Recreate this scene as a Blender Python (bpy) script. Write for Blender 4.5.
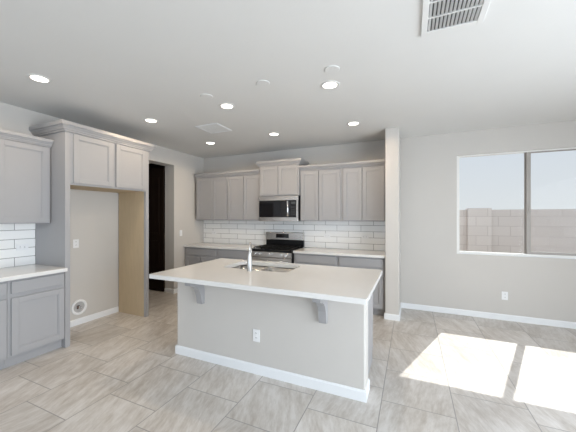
import bpy, bmesh, math, random
from mathutils import Vector, Matrix
random.seed(7)
SC = bpy.context.scene
COL = SC.collection
for o in list(bpy.data.objects):
    bpy.data.objects.remove(o, do_unlink=True)

# ------------------------------------------------------------------ camera
cam_data = bpy.data.cameras.new('camera')
cam = bpy.data.objects.new('camera', cam_data); COL.objects.link(cam)
cam.location = (4.123, -5.104, 1.476)
cam.rotation_euler = (math.radians(90), 0, math.radians(24.7))
cam_data.sensor_width = 36; cam_data.sensor_fit = 'HORIZONTAL'
cam_data.lens = 290.5 * 36 / 576
cam_data.shift_x = 10.555 / 576
cam_data.shift_y = 0.29 / 576
cam_data.clip_start = 0.05
SC.camera = cam

# ------------------------------------------------------------------ world
W = bpy.data.worlds.new('sky'); SC.world = W; W.use_nodes = True
nt = W.node_tree; nt.nodes.clear()
wo = nt.nodes.new('ShaderNodeOutputWorld'); bg = nt.nodes.new('ShaderNodeBackground')
tc = nt.nodes.new('ShaderNodeTexCoord'); sp = nt.nodes.new('ShaderNodeSeparateXYZ')
rp = nt.nodes.new('ShaderNodeValToRGB')
rp.color_ramp.elements[0].position = 0.0; rp.color_ramp.elements[0].color = (0.76, 0.79, 0.81, 1)
rp.color_ramp.elements[1].position = 0.6; rp.color_ramp.elements[1].color = (0.52, 0.64, 0.86, 1)
e = rp.color_ramp.elements.new(0.14); e.color = (0.70, 0.745, 0.80, 1)
nt.links.new(tc.outputs['Generated'], sp.inputs[0]); nt.links.new(sp.outputs['Z'], rp.inputs[0])
nt.links.new(rp.outputs[0], bg.inputs[0]); bg.inputs[1].default_value = 0.95
nt.links.new(bg.outputs[0], wo.inputs[0])

# ------------------------------------------------------------------ sun and added fill lamps
def light(name, kind, loc, energy, color, **kw):
    d = bpy.data.lights.new(name, kind); d.energy = energy; d.color = color
    o = bpy.data.objects.new(name, d); COL.objects.link(o); o.location = loc
    for k, v in kw.items(): setattr(d, k, v)
    return o
SUN_DIR = Vector((-0.331, -0.966, -1.0))
sun = light('sun', 'SUN', (8, 12, 14), 5.0, (1.0, 0.97, 0.92), angle=0.009)
sun.rotation_euler = SUN_DIR.to_track_quat('-Z', 'Y').to_euler()
rear_lamp = light('rear_fill', 'AREA', (1.9, -9.75, 1.25), 60, (0.66, 0.82, 1.0), shape='RECTANGLE', size=3.4, size_y=2.3)
rear_lamp.rotation_euler = (math.radians(90), 0, 0)      # added unseen lamp, fills the room through an invented rear opening
side = light('side_fill', 'AREA', (7.55, -5.0, 1.25), 290, (0.82, 0.91, 1.0), shape='RECTANGLE', size=5.0, size_y=2.3)
side.rotation_euler = (math.radians(90), 0, math.radians(90))      # added unseen lamp, brightens the right side through an invented opening
CAN_POWER = 4.8
SC.view_settings.view_transform = 'Standard'
SC.view_settings.look = 'None'
SC.view_settings.exposure = 0.10
SC.view_settings.gamma = 1.0
SC.view_settings.use_curve_mapping = False

# ------------------------------------------------------------------ materials
def srgb(r, g, b):
    f = lambda c: ((c/255)/12.92 if c/255 <= 0.04045 else ((c/255+0.055)/1.055)**2.4)
    return (f(r), f(g), f(b), 1)
def mat(name, color, rough=0.5, metal=0.0, var=0.0, scale=8.0, bump=0.0, bscale=120.0, spec=0.5, stretch=None):
    m = bpy.data.materials.new(name); m.use_nodes = True
    N = m.node_tree.nodes; L = m.node_tree.links
    b = N['Principled BSDF']
    b.inputs['Base Color'].default_value = color; b.inputs['Roughness'].default_value = rough
    b.inputs['Metallic'].default_value = metal; b.inputs['Specular IOR Level'].default_value = spec
    tcn = N.new('ShaderNodeTexCoord'); mp = N.new('ShaderNodeMapping')
    L.new(tcn.outputs['Object'], mp.inputs[0])
    if stretch: mp.inputs['Scale'].default_value = stretch
    n = N.new('ShaderNodeTexNoise'); n.inputs['Scale'].default_value = scale; n.inputs['Detail'].default_value = 4
    L.new(mp.outputs[0], n.inputs['Vector'])
    mx = N.new('ShaderNodeMix'); mx.data_type = 'RGBA'
    lo = tuple(c*(1-var) for c in color[:3])+(1,); hi = tuple(min(1, c*(1+var)) for c in color[:3])+(1,)
    mx.inputs['A'].default_value = lo; mx.inputs['B'].default_value = hi
    L.new(n.outputs[0], mx.inputs['Factor']); L.new(mx.outputs['Result'], b.inputs['Base Color'])
    if bump:
        n2 = N.new('ShaderNodeTexNoise'); n2.inputs['Scale'].default_value = bscale; n2.inputs['Detail'].default_value = 2
        L.new(mp.outputs[0], n2.inputs['Vector'])
        bp = N.new('ShaderNodeBump'); bp.inputs['Strength'].default_value = bump; bp.inputs['Distance'].default_value = 0.002
        L.new(n2.outputs[0], bp.inputs['Height']); L.new(bp.outputs[0], b.inputs['Normal'])
    return m
def emit(name, color, s):
    m = bpy.data.materials.new(name); m.use_nodes = True
    N = m.node_tree.nodes; L = m.node_tree.links; N.clear()
    o = N.new('ShaderNodeOutputMaterial'); e = N.new('ShaderNodeEmission')
    e.inputs[0].default_value = color; e.inputs[1].default_value = s; L.new(e.outputs[0], o.inputs[0]); return m
def math_node(N, L, op, a, b=None, c=None):
    n = N.new('ShaderNodeMath'); n.operation = op
    for i, v in enumerate((a, b, c)):
        if v is None: continue
        if isinstance(v, (int, float)): n.inputs[i].default_value = v
        else: L.new(v, n.inputs[i])
    return n.outputs[0]

M = {}
M['wall'] = mat('wall_paint', (0.575, 0.549, 0.517, 1), 0.85, var=0.02, scale=3, bump=0.15, bscale=60, spec=0.2)
M['ceiling'] = mat('ceiling_paint', (0.72, 0.716, 0.70, 1), 0.9, var=0.015, scale=3, bump=0.25, bscale=45, spec=0.15)
M['trim'] = mat('white_trim_paint', (0.80, 0.81, 0.82, 1), 0.45, var=0.01)
M['cab'] = mat('grey_cabinet_paint', (0.35, 0.346, 0.353, 1), 0.42, var=0.015, scale=5)
M['quartz'] = mat('white_quartz', (0.73, 0.72, 0.705, 1), 0.14, var=0.03, scale=2.5)
M['steel'] = mat('brushed_steel', (0.62, 0.60, 0.58, 1), 0.27, 1.0, var=0.06, scale=30, stretch=(1, 30, 30))
M['sinksteel'] = mat('sink_steel', (0.50, 0.49, 0.475, 1), 0.25, 1.0, var=0.05, scale=20)
M['chrome'] = mat('chrome', (0.82, 0.82, 0.84, 1), 0.10, 1.0)
M['nickel'] = mat('brushed_nickel', (0.60, 0.59, 0.58, 1), 0.28, 1.0, var=0.05, scale=40)
M['black'] = mat('black_enamel', (0.010, 0.010, 0.011, 1), 0.25, var=0.1, spec=0.25)
M['glassblack'] = mat('black_glass', (0.008, 0.008, 0.010, 1), 0.05, var=0.1)
M['iron'] = mat('cast_iron', (0.012, 0.012, 0.012, 1), 0.7, var=0.2, scale=60, spec=0.15)
M['ply'] = mat('raw_plywood', (0.53, 0.415, 0.27, 1), 0.7, var=0.10, scale=6, stretch=(6, 6, 0.8))
M['plate'] = mat('white_plastic', (0.82, 0.82, 0.82, 1), 0.35, var=0.01)
M['slot'] = mat('dark_slot', (0.05, 0.05, 0.05, 1), 0.7)
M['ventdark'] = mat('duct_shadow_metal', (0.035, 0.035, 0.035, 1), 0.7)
M['copper'] = mat('brown_valve', (0.16, 0.09, 0.06, 1), 0.4, 0.4)
M['boxgrey'] = mat('grey_box_inside', (0.45, 0.44, 0.43, 1), 0.6)
M['vinyl'] = mat('white_vinyl', (0.80, 0.79, 0.76, 1), 0.4, var=0.01)
M['tanframe'] = mat('taupe_window_frame', (0.34, 0.315, 0.29, 1), 0.45, var=0.02)
M['espresso'] = mat('espresso_door', (0.016, 0.010, 0.007, 1), 0.6, var=0.35, scale=5, stretch=(6, 6, 0.5), spec=0.1)
M['pantry'] = mat('pantry_painted_shade', (0.045, 0.038, 0.034, 1), 0.9, var=0.05)  # near-black colour stands in for the darkness of the unlit pantry
M['can'] = emit('lamp_lens', (1.0, 0.93, 0.82, 1), 6.0)
M['cantrim'] = mat('lamp_trim', (0.72, 0.71, 0.69, 1), 0.4)
M['ground'] = mat('tan_gravel', (0.60, 0.54, 0.48, 1), 0.95, var=0.25, scale=30)
gl = bpy.data.materials.new('window_glass'); gl.use_nodes = True
N = gl.node_tree.nodes; L = gl.node_tree.links; N.clear()
o_ = N.new('ShaderNodeOutputMaterial'); t_ = N.new('ShaderNodeBsdfTransparent'); g_ = N.new('ShaderNodeBsdfGlossy'); x_ = N.new('ShaderNodeMixShader')
g_.inputs['Roughness'].default_value = 0.02; t_.inputs[0].default_value = (0.97, 0.98, 0.98, 1); x_.inputs[0].default_value = 0.002
L.new(t_.outputs[0], x_.inputs[1]); L.new(g_.outputs[0], x_.inputs[2]); L.new(x_.outputs[0], o_.inputs[0])
M['glass'] = gl

def tile_floor():
    m = bpy.data.materials.new('stone_floor_tile'); m.use_nodes = True
    N = m.node_tree.nodes; L = m.node_tree.links; b = N['Principled BSDF']
    mn = lambda *a: math_node(N, L, *a)
    g = N.new('ShaderNodeNewGeometry'); s = N.new('ShaderNodeSeparateXYZ'); L.new(g.outputs['Position'], s.inputs[0])
    P = 0.5145
    u = mn('DIVIDE', mn('SUBTRACT', s.outputs['X'], 3.908), P); k = mn('FLOOR', u)
    v = mn('ADD', mn('DIVIDE', mn('SUBTRACT', s.outputs['Y'], 0.453), P), mn('DIVIDE', k, 3.0)); j = mn('FLOOR', v)
    fu = mn('FRACT', u); fv = mn('FRACT', v)
    du = mn('MINIMUM', fu, mn('SUBTRACT', 1.0, fu)); dv = mn('MINIMUM', fv, mn('SUBTRACT', 1.0, fv))
    d = mn('MINIMUM', du, dv)
    mr = N.new('ShaderNodeMapRange'); mr.inputs['From Min'].default_value = 0.0045; mr.inputs['From Max'].default_value = 0.0080
    L.new(d, mr.inputs['Value']); tilemask = mr.outputs[0]
    cb = N.new('ShaderNodeCombineXYZ'); L.new(k, cb.inputs[0]); L.new(j, cb.inputs[1])
    wn = N.new('ShaderNodeTexWhiteNoise'); wn.noise_dimensions = '3D'; L.new(cb.outputs[0], wn.inputs['Vector'])
    # striations: sheared, stretched noise, offset per tile
    sy = mn('ADD', mn('MULTIPLY', s.outputs['Y'], 1.3), mn('MULTIPLY', wn.outputs['Value'], 37.0))
    sgn = mn('SUBTRACT', mn('MULTIPLY', mn('GREATER_THAN', wn.outputs['Value'], 0.3), 1.1), 0.35)
    sx = mn('ADD', mn('MULTIPLY', s.outputs['X'], 7.0), mn('MULTIPLY', mn('MULTIPLY', s.outputs['Y'], sgn), 3.2))
    cv = N.new('ShaderNodeCombineXYZ'); L.new(sx, cv.inputs[0]); L.new(sy, cv.inputs[1]); L.new(wn.outputs['Value'], cv.inputs[2])
    n1 = N.new('ShaderNodeTexNoise'); n1.inputs['Scale'].default_value = 1.6; n1.inputs['Detail'].default_value = 7; n1.inputs['Roughness'].default_value = 0.62
    n1.inputs['Distortion'].default_value = 0.5; L.new(cv.outputs[0], n1.inputs['Vector'])
    rp = N.new('ShaderNodeValToRGB'); el = rp.color_ramp.elements
    el[0].position = 0.40; el[0].color = (0.43, 0.385, 0.34, 1); el[1].position = 0.60; el[1].color = (0.66, 0.63, 0.60, 1)
    q = el.new(0.5); q.color = (0.55, 0.512, 0.472, 1)
    cv2 = N.new('ShaderNodeCombineXYZ'); L.new(mn('MULTIPLY', sx, 2.2), cv2.inputs[0]); L.new(mn('MULTIPLY', sy, 3.0), cv2.inputs[1])
    n3 = N.new('ShaderNodeTexNoise'); n3.inputs['Scale'].default_value = 2.4; n3.inputs['Detail'].default_value = 8; n3.inputs['Roughness'].default_value = 0.7; L.new(cv2.outputs[0], n3.inputs['Vector'])
    n4 = N.new('ShaderNodeTexNoise'); n4.inputs['Scale'].default_value = 2.2; n4.inputs['Detail'].default_value = 5; L.new(g.outputs['Position'], n4.inputs['Vector'])
    mixv = mn('ADD', mn('ADD', mn('MULTIPLY', n1.outputs[0], 0.42), mn('MULTIPLY', n3.outputs[0], 0.36)), mn('MULTIPLY', n4.outputs[0], 0.22))
    L.new(mixv, rp.inputs[0])
    hv = N.new('ShaderNodeHueSaturation'); L.new(rp.outputs[0], hv.inputs['Color'])
    L.new(mn('ADD', mn('MULTIPLY', wn.outputs['Value'], 0.16), 0.95), hv.inputs['Value'])
    mx = N.new('ShaderNodeMix'); mx.data_type = 'RGBA'; mx.inputs['A'].default_value = (0.29, 0.272, 0.255, 1)
    L.new(tilemask, mx.inputs['Factor']); L.new(hv.outputs[0], mx.inputs['B']); L.new(mx.outputs['Result'], b.inputs['Base Color'])
    b.inputs['Roughness'].default_value = 0.30; b.inputs['Specular IOR Level'].default_value = 0.6
    bp = N.new('ShaderNodeBump'); bp.inputs['Strength'].default_value = 0.3; bp.inputs['Distance'].default_value = 0.002
    L.new(tilemask, bp.inputs['Height']); L.new(bp.outputs[0], b.inputs['Normal'])
    return m
M['floor'] = tile_floor()

def brick_mat(name, axis, bw, bh, off_u, off_z, c1, c2, cm, mortar, rough, bump=0.4):
    m = bpy.data.materials.new(name); m.use_nodes = True
    N = m.node_tree.nodes; L = m.node_tree.links; b = N['Principled BSDF']
    g = N.new('ShaderNodeNewGeometry'); s = N.new('ShaderNodeSeparateXYZ'); L.new(g.outputs['Position'], s.inputs[0])
    cv = N.new('ShaderNodeCombineXYZ')
    L.new(math_node(N, L, 'SUBTRACT', s.outputs[axis], off_u), cv.inputs[0]); L.new(math_node(N, L, 'SUBTRACT', s.outputs['Z'], off_z), cv.inputs[1])
    t = N.new('ShaderNodeTexBrick'); L.new(cv.outputs[0], t.inputs['Vector'])
    t.inputs['Scale'].default_value = 1; t.inputs['Brick Width'].default_value = bw; t.inputs['Row Height'].default_value = bh
    t.inputs['Mortar Size'].default_value = mortar; t.inputs['Mortar Smooth'].default_value = 0.2; t.offset = 0.5
    t.inputs['Color1'].default_value = c1; t.inputs['Color2'].default_value = c2; t.inputs['Mortar'].default_value = cm
    L.new(t.outputs['Color'], b.inputs['Base Color']); b.inputs['Roughness'].default_value = rough
    bp = N.new('ShaderNodeBump'); bp.inputs['Strength'].default_value = bump; bp.inputs['Distance'].default_value = 0.003; bp.invert = True
    L.new(t.outputs['Fac'], bp.inputs['Height']); L.new(bp.outputs[0], b.inputs['Normal'])
    return m
tw, tw2, tg = (0.90, 0.895, 0.88, 1), (0.86, 0.855, 0.84, 1), (0.30, 0.29, 0.28, 1)
M['splash_back'] = brick_mat('white_wall_tile', 'X', 0.412, 0.104, 2.934, 0.905, tw, tw2, tg, 0.0035, 0.18)
M['splash_left'] = brick_mat('white_wall_tile', 'Y', 0.412, 0.104, -3.346-0.206, 0.90, tw, tw2, tg, 0.0035, 0.18)
M['block'] = brick_mat('tan_concrete_block', 'X', 0.405, 0.203, 0.1, -0.15, (0.73, 0.67, 0.62, 1), (0.69, 0.63, 0.58, 1), (0.58, 0.52, 0.48, 1), 0.006, 0.95)

# ------------------------------------------------------------------ mesh helpers
class MB:
    def __init__(self): self.bm = bmesh.new()
    def box(self, x0, x1, y0, y1, z0, z1, bev=0.0, seg=1):
        bm = self.bm
        vs = [bm.verts.new((x, y, z)) for x in (x0, x1) for y in (y0, y1) for z in (z0, z1)]
        F = [(0,1,3,2),(4,6,7,5),(0,4,5,1),(2,3,7,6),(0,2,6,4),(1,5,7,3)]
        fs = [bm.faces.new([vs[i] for i in f]) for f in F]
        bmesh.ops.recalc_face_normals(bm, faces=fs)
        if bev:
            es = list({e for f in fs for e in f.edges})
            bmesh.ops.bevel(bm, geom=es, offset=bev, segments=seg, profile=0.5, affect='EDGES')
        return self
    def poly(self, pts, h, axis='z', a0=0.0):
        """closed 2D outline extruded along an axis from a0 to a0+h"""
        bm = self.bm
        def P(p, t):
            return {'z': (p[0], p[1], t), 'x': (t, p[0], p[1]), 'y': (p[0], t, p[1])}[axis]
        A = [bm.verts.new(P(p, a0)) for p in pts]; B = [bm.verts.new(P(p, a0+h)) for p in pts]
        fs = [bm.faces.new(A), bm.faces.new(B[::-1])]; n = len(pts)
        for i in range(n): fs.append(bm.faces.new((A[i], B[i], B[(i+1) % n], A[(i+1) % n])))
        bmesh.ops.recalc_face_normals(bm, faces=fs); return self
    def lathe(self, prof, c, axis='z', n=28):
        """revolve (r, h) profile about an axis through c"""
        bm = self.bm; rings = []
        for r, h in prof:
            ring = []
            for i in range(n):
                a = 2*math.pi*i/n; u, v = r*math.cos(a), r*math.sin(a)
                p = {'z': (u, v, h), 'x': (h, u, v), 'y': (u, h, v)}[axis]
                ring.append(bm.verts.new((c[0]+p[0], c[1]+p[1], c[2]+p[2])))
            rings.append(ring)
        fs = []
        for a, b in zip(rings, rings[1:]):
            for i in range(n): fs.append(bm.faces.new((a[i], a[(i+1) % n], b[(i+1) % n], b[i])))
        fs.append(bm.faces.new(rings[0][::-1])); fs.append(bm.faces.new(rings[-1]))
        for f in fs[:-2]: f.smooth = True
        bmesh.ops.recalc_face_normals(bm, faces=fs); return self
    def tube(self, pts, r, n=14):
        bm = self.bm; rings = []; pts = [Vector(p) for p in pts]
        rr = r if isinstance(r, (list, tuple)) else [r]*len(pts)
        up = None
        for i, p in enumerate(pts):
            t = (pts[min(i+1, len(pts)-1)]-pts[max(i-1, 0)]).normalized()
            if up is None: up = t.orthogonal().normalized()
            up = (up - t*up.dot(t)).normalized(); sd = t.cross(up)
            rings.append([bm.verts.new(p + (up*math.cos(2*math.pi*k/n)+sd*math.sin(2*math.pi*k/n))*rr[i]) for k in range(n)])
        fs = []
        for a, b in zip(rings, rings[1:]):
            for k in range(n):
                f = bm.faces.new((a[k], a[(k+1) % n], b[(k+1) % n], b[k])); f.smooth = True; fs.append(f)
        fs += [bm.faces.new(rings[0][::-1]), bm.faces.new(rings[-1])]
        bmesh.ops.recalc_face_normals(bm, faces=fs); return self
    def sweep(self, path, prof):
        """mitred sweep of an (outward, z) profile along an open XY path; outward is to the right of travel"""
        bm = self.bm; P = [Vector((p[0], p[1])) for p in path]; rings = []
        for i, p in enumerate(P):
            ds = []
            if i > 0: ds.append((P[i]-P[i-1]).normalized())
            if i < len(P)-1: ds.append((P[i+1]-P[i]).normalized())
            ns = [Vector((d.y, -d.x)) for d in ds]
            m = ns[0] if len(ns) == 1 else (ns[0]+ns[1])/(1+ns[0].dot(ns[1]))
            rings.append([bm.verts.new((p.x+m.x*o, p.y+m.y*o, z)) for o, z in prof])
        n = len(prof); fs = []
        for a, b in zip(rings, rings[1:]):
            for k in range(n): fs.append(bm.faces.new((a[k], a[(k+1) % n], b[(k+1) % n], b[k])))
        fs += [bm.faces.new(rings[0][::-1]), bm.faces.new(rings[-1])]
        bmesh.ops.recalc_face_normals(bm, faces=fs); return self
    def build(self, name, m, parent=None, loc=None, rotz=0.0):
        me = bpy.data.meshes.new(name); self.bm.to_mesh(me); self.bm.free(); me.materials.append(m)
        o = bpy.data.objects.new(name, me); COL.objects.link(o)
        if parent is not None: o.parent = parent
        if loc is not None: o.location = loc
        o.rotation_euler.z = rotz
        return o
def struct(o): o['kind'] = 'structure'; return o
def tag(o, label, cat, group=None):
    o['label'] = label; o['category'] = cat
    if group: o['group'] = group
    return o
def thing(name, label, cat, loc=(0, 0, 0), rotz=0.0, group=None):
    o = bpy.data.objects.new(name, None); COL.objects.link(o); o.empty_display_size = 0.1
    o.location = loc; o.rotation_euler.z = rotz
    return tag(o, label, cat, group)
def copy_tree(o, parent=None):
    c = o.copy(); COL.objects.link(c)
    if parent is not None: c.parent = parent
    for ch in [x for x in bpy.data.objects if x.parent == o]:
        copy_tree(ch, c)
    return c

H = 2.739
RX0, RX1, RY0 = 0.0, 7.3, -9.5      # room
WX0, WX1, WZ0, WZ1 = 4.748, 6.43, 0.912, 2.391   # window opening
PX0, PX1, PY = 3.785, 3.968, -0.66  # partition stub
DY0, DY1, DZ = -1.93, -0.877, 2.455  # doorway in left wall
TH = 0.233

# ------------------------------------------------------------------ structure
struct(MB().box(-1.9, RX1+.2, RY0-.2, 0.11, -0.12, 0.0).build('floor', M['floor']))
struct(MB().box(-1.9, RX1+.2, RY0-.2, 0.11, H, H+0.12).build('ceiling', M['ceiling']))
w = MB()
w.box(-1.9, WX0, 0, 0.11, 0, H).box(WX1, RX1+.2, 0, 0.11, 0, H).box(WX0, WX1, 0, 0.11, 0, WZ0).box(WX0, WX1, 0, 0.11, WZ1, H)
struct(w.build('wall_back', M['wall']))
w = MB()
w.box(-TH, 0, RY0-.2, DY0, 0, H).box(-TH, 0, DY1, 0, 0, H).box(-TH, 0, DY0, DY1, DZ, H)
struct(w.build('wall_left', M['wall']))
struct(MB().box(RX1, RX1+.2, RY0-.2, -7.5, 0, H).box(RX1, RX1+.2, -2.5, 0, 0, H).box(RX1, RX1+.2, -7.5, -2.5, 2.4, H).build('wall_right', M['wall']))
w = MB()
w.box(0, 0.2, RY0-.2, RY0, 0, H).box(3.6, RX1, RY0-.2, RY0, 0, H).box(0.2, 3.6, RY0-.2, RY0, 2.4, H)
struct(w.build('wall_rear', M['wall']))
struct(MB().box(PX0, PX1, PY, 0, 0, H, 0.006).build('wall_partition', M['wall']))
# pantry behind the doorway
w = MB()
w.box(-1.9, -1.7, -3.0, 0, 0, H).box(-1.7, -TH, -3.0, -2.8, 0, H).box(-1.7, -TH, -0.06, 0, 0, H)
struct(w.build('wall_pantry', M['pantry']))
# open dark door leaf standing inside the doorway
dr = struct(MB().box(-1.20, -TH-.012, -0.90, -0.862, 0.012, 2.43, 0.003).build('door_1', M['espresso']))
for z0, z1 in ((0.22, 1.0), (1.12, 2.28)):
    f = MB()
    for a, b, c, d in ((-1.08, -.36, z0, z0+.03), (-1.08, -.36, z1-.03, z1), (-1.08, -1.05, z0, z1), (-.39, -.36, z0, z1)):
        f.box(a, b, -0.908, -0.898, c, d, 0.003)
    f.build('door_panel', M['espresso'], dr)

# frame of an unseen opening behind the camera, added for the rear lamp
wd = struct(MB().box(0.2, 3.6, RY0-.12, RY0-.08, 2.34, 2.4).box(0.2, 3.6, RY0-.12, RY0-.08, 0.0, 0.06).build('added_window_2', M['vinyl']))
for x in (0.2, 1.87, 3.54):
    MB().box(x, x+.06, RY0-.12, RY0-.08, 0.06, 2.34).build('frame_stile', M['vinyl'], wd)

wd = struct(MB().box(RX1+.08, RX1+.12, -7.5, -2.5, 2.34, 2.4).box(RX1+.08, RX1+.12, -7.5, -2.5, 0.0, 0.06).build('added_window_3', M['vinyl']))  # unseen opening frame, added so the side lamp can shine in
for y in (-7.5, -5.85, -4.20, -2.56):
    MB().box(RX1+.08, RX1+.12, y, y+.06, 0.06, 2.34).build('frame_stile', M['vinyl'], wd)

# baseboards
BB = [(0, 0), (0.013, 0), (0.013, 0.070), (0.006, 0.083), (0, 0.083)]
def base(name, path): return struct(MB().sweep(path, BB).build(name, M['trim']))
base('baseboard_fridge', [(0, -3.083), (0, -2.047)])
base('baseboard_doorway', [(-TH, DY1), (0, DY1), (0, -0.60)])
base('baseboard_partition', [(PX0, -0.60), (PX0, PY), (PX1, PY), (PX1, 0), (RX1, 0), (RX1, -2.5)])
base('baseboard_left', [(0, RY0), (0, -4.75)])
base('baseboard_right', [(RX1, -7.5), (RX1, RY0)])

# window: horizontal slider, frame set back in a drywall return
win = struct(MB().box(WX0, WX1, 0.035, 0.10, WZ0, WZ0+0.036).box(WX0, WX1, 0.035, 0.10, WZ1-0.020, WZ1)
             .box(WX0, WX0+0.040, 0.035, 0.10, WZ0+.036, WZ1-.020).box(WX1-0.040, WX1, 0.035, 0.10, WZ0+.036, WZ1-.020).build('window_1', M['vinyl']))
win_sill = MB().box(WX0+.001, WX1-.001, 0.002, 0.034, WZ0+.0005, WZ0+0.010, 0.003).build('sill', M['trim'], win)
z0, z1 = WZ0+.036, WZ1-.020
MB().box(5.576, 5.602, 0.070, 0.095, z0, z1, 0.003).build('fixed_stile', M['tanframe'], win)
s = MB().box(5.588, 5.638, 0.040, 0.068, z0, z1, 0.004).box(WX1-.075, WX1-.040, .040, .068, z0, z1, .004)
s.box(5.638, WX1-.075, .040, .068, z0, z0+.034, .003).box(5.638, WX1-.075, .040, .068, z1-.016, z1, .003)
sash = s.build('sliding_sash', M['tanframe'], win)
MB().box(5.606, 5.622, 0.030, 0.040, 1.53, 1.60, 0.003).build('latch', M['tanframe'], sash)
MB().box(WX0+.040, 5.576, 0.080, 0.084, z0, z1).build('pane', M['glass'], win)
MB().box(5.638, WX1-.075, 0.052, 0.056, z0+.034, z1-.016).build('pane', M['glass'], win)

# outside
tag(struct(MB().box(-6, 16, 0.11, 30, -0.35, -0.15).build('yard_ground', M['ground'])), 'tan gravel yard outside the window', 'ground')
fw_ = thing('block_fence', 'tan concrete block garden wall outside the window', 'fence', (0, 0, -0.15))
MB().box(-2, 14, 2.3, 2.5, 0, 1.765).build('block_courses', M['block'], fw_)
for x in (1.2, 5.22, 9.2):
    p = MB().box(x, x+.42, 2.2, 2.5, 0, 1.80, 0.01).build('pilaster', M['block'], fw_)

# ------------------------------------------------------------------ cabinets (local: width +x, front -y, back at y=0)
def shaker(x0, x1, z0, z1, yf, t=0.02, st=0.056, rec=0.012, flat=False):
    m = MB()
    if flat:
        m.box(x0, x1, yf-t, yf, z0, z1, 0.003, 2); return m
    m.box(x0, x0+st, yf-t, yf, z0, z1, 0.0015).box(x1-st, x1, yf-t, yf, z0, z1, 0.0015)
    m.box(x0+st, x1-st, yf-t, yf, z0, z0+st, 0.0015).box(x0+st, x1-st, yf-t, yf, z1-st, z1, 0.0015)
    b = 0.008
    m.box(x0+st, x1-st, yf-t+rec, yf, z0+st, z1-st)
    for a, c, d, e in ((x0+st, x0+st+b, z0+st, z1-st), (x1-st-b, x1-st, z0+st, z1-st), (x0+st+b, x1-st-b, z0+st, z0+st+b), (x0+st+b, x1-st-b, z1-st-b, z1-st)):
        m.box(a, c, yf-t+rec*.45, yf-t+rec+.001, d, e)
    return m
def cabinet(name, label, cat, group, loc, rotz, w, depth, z0, z1, doors=(), drawers=(), toe=0.0, hollow=False):
    r = thing(name, label, cat, (loc[0], loc[1], loc[2]+0), rotz, group)
    yf = -(depth-0.02)
    b = MB()
    if hollow:
        b.box(0, .018, yf, -.002, z0+toe, z1).box(w-.018, w, yf, -.002, z0+toe, z1).box(.018, w-.018, yf, -.002, z0+toe, z0+toe+.018)
        b.box(.018, w-.018, yf, yf+.018, z0+toe+.018, z1).box(.018, w-.018, -.012, -.002, z0+toe+.018, z1)
    else: b.box(0, w, yf, -.002, z0+toe, z1, 0.001)
    b.build('body', M['cab'], r)
    if toe: MB().box(0, w, yf+0.055, -.002, z0, z0+toe).build('toe_kick', M['cab'], r)
    for d in doors: shaker(*d, yf).build('door', M['cab'], r)
    for d in drawers: shaker(*d, yf, flat=True).build('drawer', M['cab'], r)
    return r
CROWN = [(0, 0), (0.016, 0), (0.016, 0.013), (0.026, 0.014), (0.031, 0.024), (0.044, 0.036), (0.046, 0.043), (0.058, 0.044), (0.058, 0.074), (0, 0.074)]
def crown_prof(z, s=1.0, o_=1.0): return [(o*o_, z+h*s) for o, h in CROWN]
R90 = math.pi/2

# fridge surround on the left wall
fr = thing('refrigerator_cabinet', 'tall grey surround cabinet with empty refrigerator space below two doors', 'cabinet', (0, 0, 0))
MB().box(0.002, 0.559, -3.139, -3.120, 0, 2.44).box(0.559, 0.600, -3.140, -3.086, 0, 2.44, 0.001).build('side_panel', M['cab'], fr)
p = MB().box(0.002, 0.559, -2.016, -1.998, 0, 2.44).box(0.559, 0.600, -2.049, -1.997, 0, 2.44, 0.001).build('side_panel', M['cab'], fr)
q = MB().box(0.016, 0.5585, -2.049, -2.0165, 0.0, 1.838).build('inner_lining', M['ply'], p); q['label'] = 'raw tan plywood inner face'
MB().box(0.002, 0.598, -3.085, -2.0495, 1.852, 2.44, 0.001).box(0.578, 0.598, -3.085, -2.0495, 1.836, 1.852).build('upper_box', M['cab'], fr)
q = MB().box(0.002, 0.577, -3.119, -2.0495, 1.838, 1.8515).build('box_underside', M['ply'], fr); q['label'] = 'raw tan plywood underside'
for a, b in ((-3.057, -2.578), (-2.529, -2.064)):
    d = shaker(a, b, 1.858, 2.42, 0.0).build('door', M['cab'], fr); d.location = (0.599, 0, 0); d.rotation_euler.z = R90
MB().sweep([(0.002, -3.140), (0.600, -3.140), (0.600, -1.997), (0.002, -1.997)], crown_prof(2.433, 1.4, 1.12)).build('crown_molding', M['cab'], fr)

# left wall cabinets
UB, UT = 1.397, 2.283
cabinet('upper_cabinet', 'grey wall cabinet on left wall beside the tall refrigerator surround', 'cabinet', 'upper cabinets on the left wall', (0, -3.652, 0), R90, 0.506, 0.345, UB, UT,
        doors=[(0.022, 0.478, UB+.012, 2.262)])
cabinet('upper_cabinet', 'grey wall cabinet cut by left photo edge above the counter', 'cabinet', 'upper cabinets on the left wall', (0, -4.30, 0), R90, 0.648, 0.345, UB, UT,
        doors=[(0.022, 0.626, UB+.012, 2.262)])
tag(MB().sweep([(0.3265, -4.30), (0.3265, -3.144)], crown_prof(2.270, 1.12)).build('crown_molding', M['cab']),
    'grey crown molding along top of left wall cabinets beside the refrigerator surround', 'molding')
BT = 0.862
for y0, w_, lab in ((-3.652, 0.508, 'grey base cabinet with drawer and door beside the refrigerator space'), (-4.30, 0.646, 'grey base cabinet cut by left photo edge under the left counter')):
    cabinet('base_cabinet', lab, 'cabinet', 'base cabinets on the left wall', (0, y0, 0), R90, w_, 0.615, 0, BT,
            doors=[(0.026, w_-.010, 0.125, 0.680)], drawers=[(0.026, w_-.010, 0.722, 0.840)], toe=0.105)
tag(MB().box(0.002, 0.652, -4.30, -3.142, BT+.001, 0.902, 0.004, 2).build('countertop', M['quartz']), 'white quartz countertop on left wall base cabinets', 'countertop')
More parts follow.
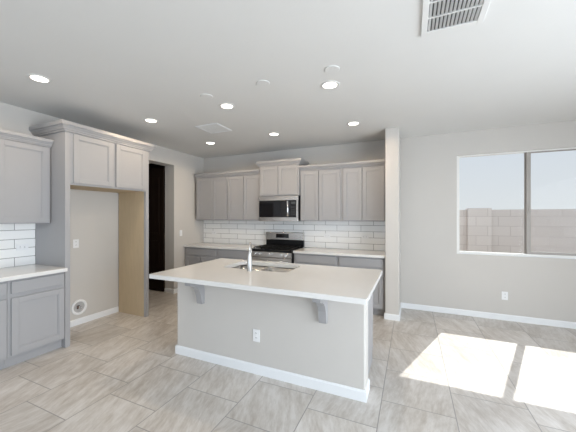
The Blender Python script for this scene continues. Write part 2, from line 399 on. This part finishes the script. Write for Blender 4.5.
tag(MB().box(0.001, 0.010, -4.30, -3.142, 0.903, 1.396).build('tile_backsplash', M['splash_left']), 'white subway tile backsplash behind the left counter', 'backsplash')

# back wall uppers
lx = [(0.066, 0.848, [(0.090, 0.480), (0.490, 0.835)], 'two door grey wall cabinet in the back left kitchen corner'),
      (0.850, 1.583, [(0.865, 1.212), (1.222, 1.568)], 'two door grey wall cabinet just left of the microwave'),
      (2.362, 3.090, [(2.385, 2.698), (2.708, 3.068)], 'two door grey wall cabinet just right of the microwave'),
      (3.092, 3.783, [(3.113, 3.412), (3.422, 3.745)], 'two door grey wall cabinet against the end partition')]
for x0, x1, ds, lab in lx:
    cabinet('upper_cabinet', lab, 'cabinet', 'upper cabinets on the back wall', (x0, 0, 0), 0, x1-x0, 0.345, UB, UT,
            doors=[(a-x0, b-x0, UB+.012, 2.245) for a, b in ds])
tag(MB().sweep([(0.066, -0.3265), (1.583, -0.3265)], crown_prof(2.266, 1.1)).build('crown_molding', M['cab']), 'grey crown molding on back cabinets left of the microwave', 'molding')
tag(MB().sweep([(2.362, -0.3265), (3.783, -0.3265)], crown_prof(2.266, 1.1)).build('crown_molding', M['cab']), 'grey crown molding on back cabinets right of the microwave', 'molding')
mc = cabinet('upper_cabinet', 'raised deeper two door grey cabinet directly above the microwave', 'cabinet', 'upper cabinets on the back wall', (1.586, 0, 0), 0, 0.773, 0.40, 1.842, 2.40,
             doors=[(0.022, 0.378, 1.856, 2.372), (0.388, 0.748, 1.856, 2.372)])
MB().sweep([(0, -.002), (0, -0.38), (0.773, -0.38), (0.773, -.002)], crown_prof(2.382, 1.25)).build('crown_molding', M['cab'], mc)

# back wall base cabinets
bx = [(0.012, 0.802, 'grey drawer base cabinet in the back left corner'), (0.804, 1.574, 'grey drawer base cabinet just left of the range'),
      (2.350, 3.078, 'grey drawer base cabinet just right of the range'), (3.080, 3.783, 'grey drawer base cabinet against the end partition')]
for x0, x1, lab in bx:
    w_ = x1-x0
    cabinet('base_cabinet', lab, 'cabinet', 'base cabinets on the back wall', (x0, 0, 0), 0, w_, 0.612, 0, 0.866,
            doors=[(0.03, w_/2-.006, 0.125, 0.684), (w_/2+.006, w_-.03, 0.125, 0.684)], drawers=[(0.03, w_-.03, 0.724, 0.846)], toe=0.105)
tag(MB().box(0.002, 1.575, -0.637, -0.011, 0.867, 0.905, 0.004, 2).build('countertop', M['quartz']), 'white quartz counter left of the range', 'countertop')
tag(MB().box(2.349, 3.784, -0.637, -0.011, 0.867, 0.905, 0.004, 2).build('countertop', M['quartz']), 'white quartz counter right of the range', 'countertop')
tag(MB().box(0.002, 3.784, -0.010, -0.001, 0.880, 1.396).build('tile_backsplash', M['splash_back']), 'white subway tile backsplash along back wall behind the range', 'backsplash')

# ------------------------------------------------------------------ microwave
mw = thing('microwave', 'stainless over the range microwave with black glass door', 'microwave', (1.590, 0, 1.388))
W_, Hm = 0.762, 0.448
MB().box(0, W_, -0.385, -0.011, 0, Hm, 0.003).build('case', M['black'], mw)
f = MB().box(0, W_, -0.405, -0.386, Hm-.078, Hm, .003).box(0, W_, -0.405, -0.386, 0, .072, .003)
f.box(W_-.032, W_, -0.405, -0.386, .072, Hm-.078).build('front_frame', M['steel'], mw)
dm = MB().box(0.002, 0.612, -0.403, -0.386, .074, Hm-.080, .002).build('door', M['glassblack'], mw)
MB().tube([(0.570, -0.403, .085), (0.574, -0.426, .100), (0.580, -0.438, .15), (0.583, -0.442, .22), (0.580, -0.438, .29), (0.574, -0.426, .342), (0.570, -0.403, .355)], 0.014).build('handle', M['chrome'], dm)
cp = MB().box(0.615, W_-.033, -0.402, -0.386, .074, Hm-.080, .002).build('control_panel', M['glassblack'], mw)
MB().box(0.635, 0.715, -0.4032, -0.402, .305, .345).build('display', mat('dim_display', (0.06, 0.065, 0.07, 1), 0.1), cp)
k_ = MB()
for r in range(4):
    for c in range(3): k_.box(0.637+c*.028, 0.655+c*.028, -0.4028, -0.402, .11+r*.042, .135+r*.042)
k_.build('keypad', mat('keypad_grey', (0.025, 0.025, 0.028, 1), 0.4), cp)
g_ = MB()
for i in range(14): g_.box(0.03+i*.05, 0.065+i*.05, -0.4058, -0.4048, Hm-.030, Hm-.026)
g_.build('vent_slot', M['slot'], mw)

# ------------------------------------------------------------------ range
rg = thing('range', 'stainless freestanding gas range with black cooktop and rear control panel', 'range', (1.577, 0, 0))
W_ = 0.757
MB().box(0, W_, -0.64, -0.015, 0.02, 0.868, .003).build('body', M['black'], rg)
MB().box(0, W_, -0.672, -0.640, 0.775, 0.868, .006, 2).build('control_strip', M['steel'], rg)
MB().box(0, W_, -0.674, -0.090, 0.869, 0.912, .006, 2).build('cooktop', M['black'], rg)
bgd = MB().box(0, W_, -0.089, -0.016, 0.913, 1.030, .003).build('backguard', M['black'], rg)
pnl = MB().box(0, W_, -0.100, -0.016, 1.031, 1.176, .008, 2).build('panel', M['steel'], bgd)
MB().box(0.215, 0.475, -0.1025, -0.1005, 1.070, 1.146).build('display', M['glassblack'], bgd)
for x0 in (0.025, 0.263, 0.501):
    g = MB(); z = 0.940
    x1 = x0+.231
    for x in (x0, x1-.012, (x0+x1)/2-.006): g.box(x, x+.012, -0.63, -0.13, z-.012, z, .002)
    for y in (-0.63, -0.505, -0.386, -0.265, -0.142): g.box(x0, x1, y, y+.012, z-.012, z, .002)
    for x in (x0, x1-.012):
        for y in (-0.63, -0.142): g.box(x, x+.012, y, y+.012, .912, z-.012)
    g.build('grate', M['iron'], rg)
for x, y, r in ((0.14, -.50, .045), (0.14, -.26, .036), (0.378, -.38, .05), (0.617, -.50, .045), (0.617, -.26, .036)):
    MB().lathe([(r, .912), (r, .920), (r*.7, .922), (r*.7, .930), (r*.55, .932)], (x, y, 0)).build('burner', M['iron'], rg)
for x in (0.085, 0.165, 0.378, 0.592, 0.672):
    kn = MB().lathe([(.032, -.672), (.032, -.678), (.026, -.681), (.024, -.708), (.020, -.711)], (x, 0, 0.826), 'y').build('knob', M['chrome'], rg)
    MB().box(x-.004, x+.004, -0.716, -0.708, 0.806, 0.846, .001).build('grip', M['chrome'], kn)
od = MB().box(0.004, W_-.004, -0.668, -0.641, 0.205, 0.768, .006, 2).build('oven_door', M['steel'], rg)
MB().box(0.12, W_-.12, -0.6695, -0.667, 0.30, 0.60, .001).build('oven_window', M['glassblack'], od)
MB().tube([(0.05, -0.667, .715), (0.05, -0.715, .715), (0.055, -0.722, .715), (W_-.055, -0.722, .715), (W_-.05, -0.715, .715), (W_-.05, -0.667, .715)], .012).build('handle', M['chrome'], od)
MB().box(0.004, W_-.004, -0.666, -0.641, 0.06, 0.198, .005, 2).build('storage_drawer', M['steel'], rg)
for x in (.04, W_-.06):
    for y in (-.6, -.08): MB().lathe([(.018, 0), (.018, .02)], (x, y, 0)).build('foot', M['black'], rg)

# ------------------------------------------------------------------ island
isl = thing('kitchen_island', 'painted half wall island with white baseboard and grey brackets below its countertop', 'island', (2.81, -2.3, 0))
ox, oy = 2.81, -2.3
def im(): return MB()
def ib(m, name, ma, par=None):
    o = m.build(name, ma, par if par is not None else isl)
    if par is None: o.location = (-ox, -oy, 0)
    return o
IX0, IX1, IY, IT = 1.830, 3.790, -2.710, 0.19
ib(im().box(IX0, IX1, IY, IY+IT, 0, 0.874, 0.012, 3), 'half_wall', M['wall'])
ib(im().sweep([(IX0, IY+IT), (IX0, IY), (IX1, IY), (IX1, IY+IT)], [(0, 0), (.013, 0), (.013, .076), (.006, .090), (0, .090)]), 'baseboard', M['trim'])
for x0, x1 in ((2.134, 2.200), (3.421, 3.487)):
    pts = [(IY, 0.8738), (IY-.215, 0.8738), (IY-.215, 0.806), (IY-.200, 0.798), (IY-.155, 0.790), (IY-.115, 0.770), (IY-.085, 0.738), (IY-.062, 0.690), (IY-.050, 0.640), (IY-.046, 0.610), (IY-.040, 0.586), (IY, 0.586)]
    ib(im().poly(pts, x1-x0, 'x', x0), 'corbel', M['cab'])
# island cabinets face the range
for x0, x1, lab in ((1.842, 2.170, 'left'), (2.172, 3.098, 'sink'), (3.100, 3.762, 'right')):
    w_ = x1-x0
    nm = {'left': 'narrow grey island cabinet at the doorway end behind the half wall', 'sink': 'grey island sink cabinet facing the range',
          'right': 'grey island cabinet behind the right end of the half wall'}[lab]
    n_d = [(0.02, w_/2-.004, .125, .684), (w_/2+.004, w_-.02, .125, .684)] if w_ > .5 else [(0.02, w_-.02, .125, .684)]
    c = cabinet('island_cabinet', nm, 'cabinet', 'cabinets of the island', (x1, IY+IT+.001, 0), math.pi, w_, 0.610, 0, 0.672 if lab == 'sink' else 0.873, doors=n_d if lab != 'sink' else [(a, b, c_, .66) for a, b, c_, d_ in n_d],
                drawers=[] if lab == 'sink' else [(0.02, w_-.02, .724, .846)], toe=0.105, hollow=lab == 'sink')
    if lab == 'sink':
        MB().box(0, w_, -.590, -.572, .672, .873).build('false_front', M['cab'], c)
# countertop with a rounded sink cut-out
CX0, CX1, CY0, CY1 = 1.809, 3.850, -3.062, -1.872
SX0, SX1, SY0, SY1 = 2.215, 2.995, -2.440, -1.975
def rrect(x0, x1, y0, y1, r, n=6):
    pts = []
    for cx_, cy_, a0 in ((x1-r, y1-r, 0), (x0+r, y1-r, 90), (x0+r, y0+r, 180), (x1-r, y0+r, 270)):
        for i in range(n+1):
            a = math.radians(a0+90*i/n); pts.append((cx_+r*math.cos(a), cy_+r*math.sin(a)))
    return pts
def slab_with_hole(outer, hole, z0, z1):
    bm = bmesh.new()
    loops = []
    for z in (z0, z1):
        o = [bm.verts.new((p[0], p[1], z)) for p in outer]; h = [bm.verts.new((p[0], p[1], z)) for p in hole]
        es = [bm.edges.new((o[i], o[(i+1) % len(o)])) for i in range(len(o))] + [bm.edges.new((h[i], h[(i+1) % len(h)])) for i in range(len(h))]
        bmesh.ops.triangle_fill(bm, use_beauty=True, use_dissolve=False, edges=es)
        loops.append((o, h))
    for a, b in ((loops[0][0], loops[1][0]), (loops[0][1], loops[1][1])):
        for i in range(len(a)): bm.faces.new((a[i], a[(i+1) % len(a)], b[(i+1) % len(b)], b[i]))
    bmesh.ops.recalc_face_normals(bm, faces=bm.faces[:])
    m = MB(); m.bm.free(); m.bm = bm; return m
ct = slab_with_hole(rrect(CX0, CX1, CY0, CY1, .006, 2), rrect(SX0, SX1, SY0, SY1, .065), 0.8742, 0.914).build('countertop', M['quartz'])
tag(ct, 'large white quartz island countertop with a sink cut out of it', 'countertop')
# sink: two bowls under the cut-out
sk = thing('sink', 'double bowl stainless undermount sink in the island', 'sink', (2.625, -2.2, 0.69))
def bowl(x0, x1, y0, y1, zb, zt, r):
    bm = bmesh.new(); rings = []
    spec = [(0.012, zt), (0, zt), (0.0, zb+.035), (-.012, zb+.010), (-.035, zb)]
    for g, z in spec:
        rings.append([bm.verts.new((p[0]-2.625, p[1]+2.2, z-.69)) for p in rrect(x0-g, x1+g, y0-g, y1+g, r+g, 6)])
    for a, b in zip(rings, rings[1:]):
        n = len(a)
        for i in range(n):
            f = bm.faces.new((a[i], b[i], b[(i+1) % n], a[(i+1) % n])); f.smooth = True
    bm.faces.new(rings[-1][::-1])
    m = MB(); m.bm.free(); m.bm = bm; return m
DV = 2.60
for a, b in ((SX0-.004, DV-.014), (DV+.014, SX1+.004)):
    o = bowl(a, b, SY0-.004, SY1+.004, 0.70, 0.872, .062).build('bowl', M['sinksteel'], sk)
    cxm = (a+b)/2
    MB().lathe([(.045, 0.012), (.045, .014), (.03, .0145)], (cxm-2.625, 0.0, 0)).build('drain', M['chrome'], o)
# faucet
fc = thing('faucet', 'brushed metal gooseneck faucet standing at the sink edge', 'faucet', (2.612, -2.505, 0.914), math.radians(24))
MB().lathe([(.032, 0), (.032, .006), (.027, .012), (.026, .10), (.023, .15), (.013, .20), (.011, .205)], (0, 0, 0)).build('body', M['nickel'], fc)
pts = [(0, 0, .19), (0, 0, .215)] + [(0, .062-.062*math.cos(math.radians(a)), .225+.062*math.sin(math.radians(a))) for a in range(0, 171, 10)] + [(0, .128, .205)]
MB().tube(pts, .0095).build('spout', M['nickel'], fc)
MB().tube([(0, .1275, .208), (0, .130, .15)], [.012, .0145]).build('spray_head', M['nickel'], fc)
MB().tube([(-.024, 0, .085), (-.045, 0, .090), (-.075, .0, .110)], [.009, .007, .005]).build('handle', M['nickel'], fc)

# ------------------------------------------------------------------ outlets and switches (local: plate in xz plane, facing -y)
def outlet(label, loc, rotz, kind='outlet', horiz=False, w_=.072, h_=.116):
    if horiz: w_, h_ = h_, w_
    cat = 'outlet' if kind == 'outlet' else 'switch'
    r = thing('wall_outlet' if kind == 'outlet' else 'light_switch', label, cat, loc, rotz)
    MB().box(-w_/2, w_/2, -.006, -.0005, -h_/2, h_/2, .002, 2).build('cover_plate', M['plate'], r)
    if kind == 'outlet':
        for s_ in (-1, 1):
            cx_, cz_ = (s_*.022, 0) if horiz else (0, s_*.022)
            rc = MB().box(cx_-.014, cx_+.014, -.0075, -.006, cz_-.015, cz_+.015, .001).build('receptacle', M['plate'], r)
            m = MB()
            if horiz: m.box(cx_-.007, cx_+.003, -.0082, -.0075, cz_-.008, cz_-.005).box(cx_-.007, cx_+.003, -.0082, -.0075, cz_+.005, cz_+.008)
            else: m.box(cx_-.008, cx_-.005, -.0082, -.0075, cz_-.002, cz_+.008).box(cx_+.005, cx_+.008, -.0082, -.0075, cz_-.002, cz_+.008)
            m.build('slot', M['slot'], rc)
    else:
        MB().box(-.016, .016, -.010, -.006, -.033, .033, .002).build('rocker', M['plate'], r)
    return r
outlet('white wall outlet on the island half wall between brackets', (2.806, IY, 0.358), 0)
outlet('white outlet low on the wall below the window', (5.333, 0, 0.346), 0)
outlet('white outlet on wall inside the refrigerator space', (0, -2.672, 1.106), R90)
outlet('white sideways outlet on the left tile backsplash', (0.010, -3.272, 1.118), R90, horiz=True)
outlet('white outlet on backsplash tiles in the back left corner', (0.285, -0.010, 1.125), 0, horiz=True)
outlet('white outlet on backsplash just right of the range', (2.760, -0.010, 1.13), 0, horiz=True)
outlet('white outlet on backsplash near the end partition', (3.415, -0.010, 1.13), 0, horiz=True)
outlet('white light switch on left wall past the doorway', (0, -0.70, 1.146), R90, kind='switch')

# ice maker water box in the fridge space
wb = thing('water_outlet_box', 'round white water valve box low in the refrigerator space', 'outlet box', (0, -2.630, 0.236), R90)
n = 40
m = MB(); bm = m.bm; rings = []
for r, y in ((.104, -.0005), (.104, -.008), (.098, -.014), (.080, -.014), (.074, -.008), (.072, -.0012)):
    rings.append([bm.verts.new((r*math.cos(2*math.pi*i/n), y, r*math.sin(2*math.pi*i/n))) for i in range(n)])
for a, b in zip(rings, rings[1:]):
    for i in range(n):
        f = bm.faces.new((a[i], a[(i+1) % n], b[(i+1) % n], b[i])); f.smooth = True
bmesh.ops.recalc_face_normals(bm, faces=bm.faces[:])
m.build('rim', M['plate'], wb)
MB().lathe([(.0735, -.0005), (.0735, -.002)], (0, 0, 0), 'y', 36).build('recess', M['boxgrey'], wb)
v = MB().tube([(-.022, -.003, -.012), (-.022, -.016, -.012), (-.022, -.016, .020)], .009).build('valve', M['copper'], wb)
MB().box(-.040, -.004, -.024, -.014, .020, .030, .002).build('valve_handle', M['slot'], v)
MB().tube([(.02, -.003, .0), (.02, -.014, .0), (.02, -.014, -.03)], .007).build('pipe', M['chrome'], wb)

# ------------------------------------------------------------------ ceiling lamps
rl = thing('recessed_light', '', 'ceiling light', (0, 0, H), 0, 'recessed ceiling lights')
m = MB(); bm = m.bm; rings = []; n = 40
for r, z in ((.092, -.0005), (.092, -.004), (.086, -.007), (.068, -.006), (.066, -.0025)):
    rings.append([bm.verts.new((r*math.cos(2*math.pi*i/n), r*math.sin(2*math.pi*i/n), z)) for i in range(n)])
for a, b in zip(rings, rings[1:]):
    for i in range(n):
        f = bm.faces.new((a[i], a[(i+1) % n], b[(i+1) % n], b[i])); f.smooth = True
bmesh.ops.recalc_face_normals(bm, faces=bm.faces[:])
m.build('trim_ring', M['cantrim'], rl)
MB().lathe([(.067, -.001), (.067, -.003)], (0, 0, 0), 'z', 36).build('lens', M['can'], rl)
cans = [((1.029, -3.596), 'recessed ceiling light farthest left, over the left counter edge'),
        ((1.008, -2.321), 'recessed ceiling light in front of the refrigerator cabinet doors'),
        ((2.208, -2.323), 'recessed ceiling light above the left half of the island sink'),
        ((2.212, -1.075), 'recessed ceiling light in front of the cabinet above the microwave'),
        ((0.983, -1.038), 'recessed ceiling light nearest the back left kitchen corner'),
        ((3.415, -2.354), 'recessed ceiling light above the right end of the island'),
        ((3.411, -1.079), 'recessed ceiling light nearest the end partition')]
for i, ((x, y), lab) in enumerate(cans):
    o = rl if i == 0 else copy_tree(rl)
    o.location = (x, y, H); o['label'] = lab
    s_ = light('can_beam', 'SPOT', (x, y, H-.02), CAN_POWER*4, (1.0, 0.79, 0.55), spot_size=math.radians(172), spot_blend=0.35, shadow_soft_size=.065)
# blank cover plates
dp = thing('ceiling_cover', '', 'ceiling cover', (0, 0, H), 0, 'blank round covers on the ceiling')
MB().lathe([(.066, -.0005), (.066, -.004), (.0612, -.0068), (.061, -.007), (.0605, -.0071), (.06, -.0071), (.02, -.0071)], (0, 0, 0), 'z', 36).build('cover_plate', M['ceiling'], dp)
MB().lathe([(.004, -.0070), (.004, -.0095)], (.03, 0, 0), 'z', 10).build('screw', M['plate'], dp)
for i, (x, y, lab) in enumerate(((2.170, -2.640, 'blank round ceiling cover leftmost of three, by the island left light'), (2.848, -2.660, 'blank round ceiling cover in the middle of the three'),
                                 (3.507, -2.645, 'blank round ceiling cover beside the right island light'))):
    o = dp if i == 0 else copy_tree(dp)
    o.location = (x, y, H); o['label'] = lab

# ceiling grilles
def grille(label, x0, x1, y0, y1, rows, ns, z=H, fr_=.022, dark='ventdark', tilt=0.6):
    r = thing('ceiling_vent', label, 'vent', ((x0+x1)/2, (y0+y1)/2, z))
    hx, hy = (x1-x0)/2, (y1-y0)/2
    f = MB().box(-hx, -hx+fr_, -hy, hy, -.012, -.0005, .002).box(hx-fr_, hx, -hy, hy, -.012, -.0005, .002)
    f.box(-hx+fr_, hx-fr_, -hy, -hy+fr_, -.012, -.0005, .002).box(-hx+fr_, hx-fr_, hy-fr_, hy, -.012, -.0005, .002)
    for i in range(1, rows):
        yy = -hy+fr_+(2*hy-2*fr_)*i/rows; f.box(-hx+fr_, hx-fr_, yy-.004, yy+.004, -.011, -.0005)
    f.build('frame', M['ceiling'], r)
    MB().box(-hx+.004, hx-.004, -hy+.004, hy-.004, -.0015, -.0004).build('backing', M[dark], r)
    sw = (2*hx-2*fr_)/ns
    for j in range(rows):
        a = -hy+fr_+(2*hy-2*fr_)*j/rows+.005; b = -hy+fr_+(2*hy-2*fr_)*(j+1)/rows-.005
        for i in range(ns):
            xc = -hx+fr_+sw*(i+.5)
            pts = [(xc-sw*.30, -.002), (xc-sw*.30+.0015, -.002), (xc+sw*.22+.0015, -.011), (xc+sw*.22, -.011)]
            MB().poly(pts, b-a, 'y', a).build('slat', M['trim'], r)
    return r
grille('large white ceiling air vent at the top of the photo', 4.185, 4.545, -3.36, -2.842, 3, 13, fr_=.037)
gv = thing('ceiling_vent', 'flat white square ceiling grille near the back left kitchen lights', 'vent', (1.555, -1.70, H))
hx = .185
f = MB().box(-hx, -hx+.02, -hx, hx, -.010, -.0005, .002).box(hx-.02, hx, -hx, hx, -.010, -.0005, .002).box(-hx+.02, hx-.02, -hx, -hx+.02, -.010, -.0005, .002).box(-hx+.02, hx-.02, hx-.02, hx, -.010, -.0005, .002)
f.build('frame', M['trim'], gv)
MB().box(-hx+.021, hx-.021, -hx+.021, hx-.021, -.005, -.0005).build('panel', M['ceiling'], gv)
for i in range(9):
    y = -hx+.045+i*.0345
    MB().box(-hx+.03, hx-.03, y, y+.010, -.0095, -.0051, .001).build('slat', M['ceiling'], gv)
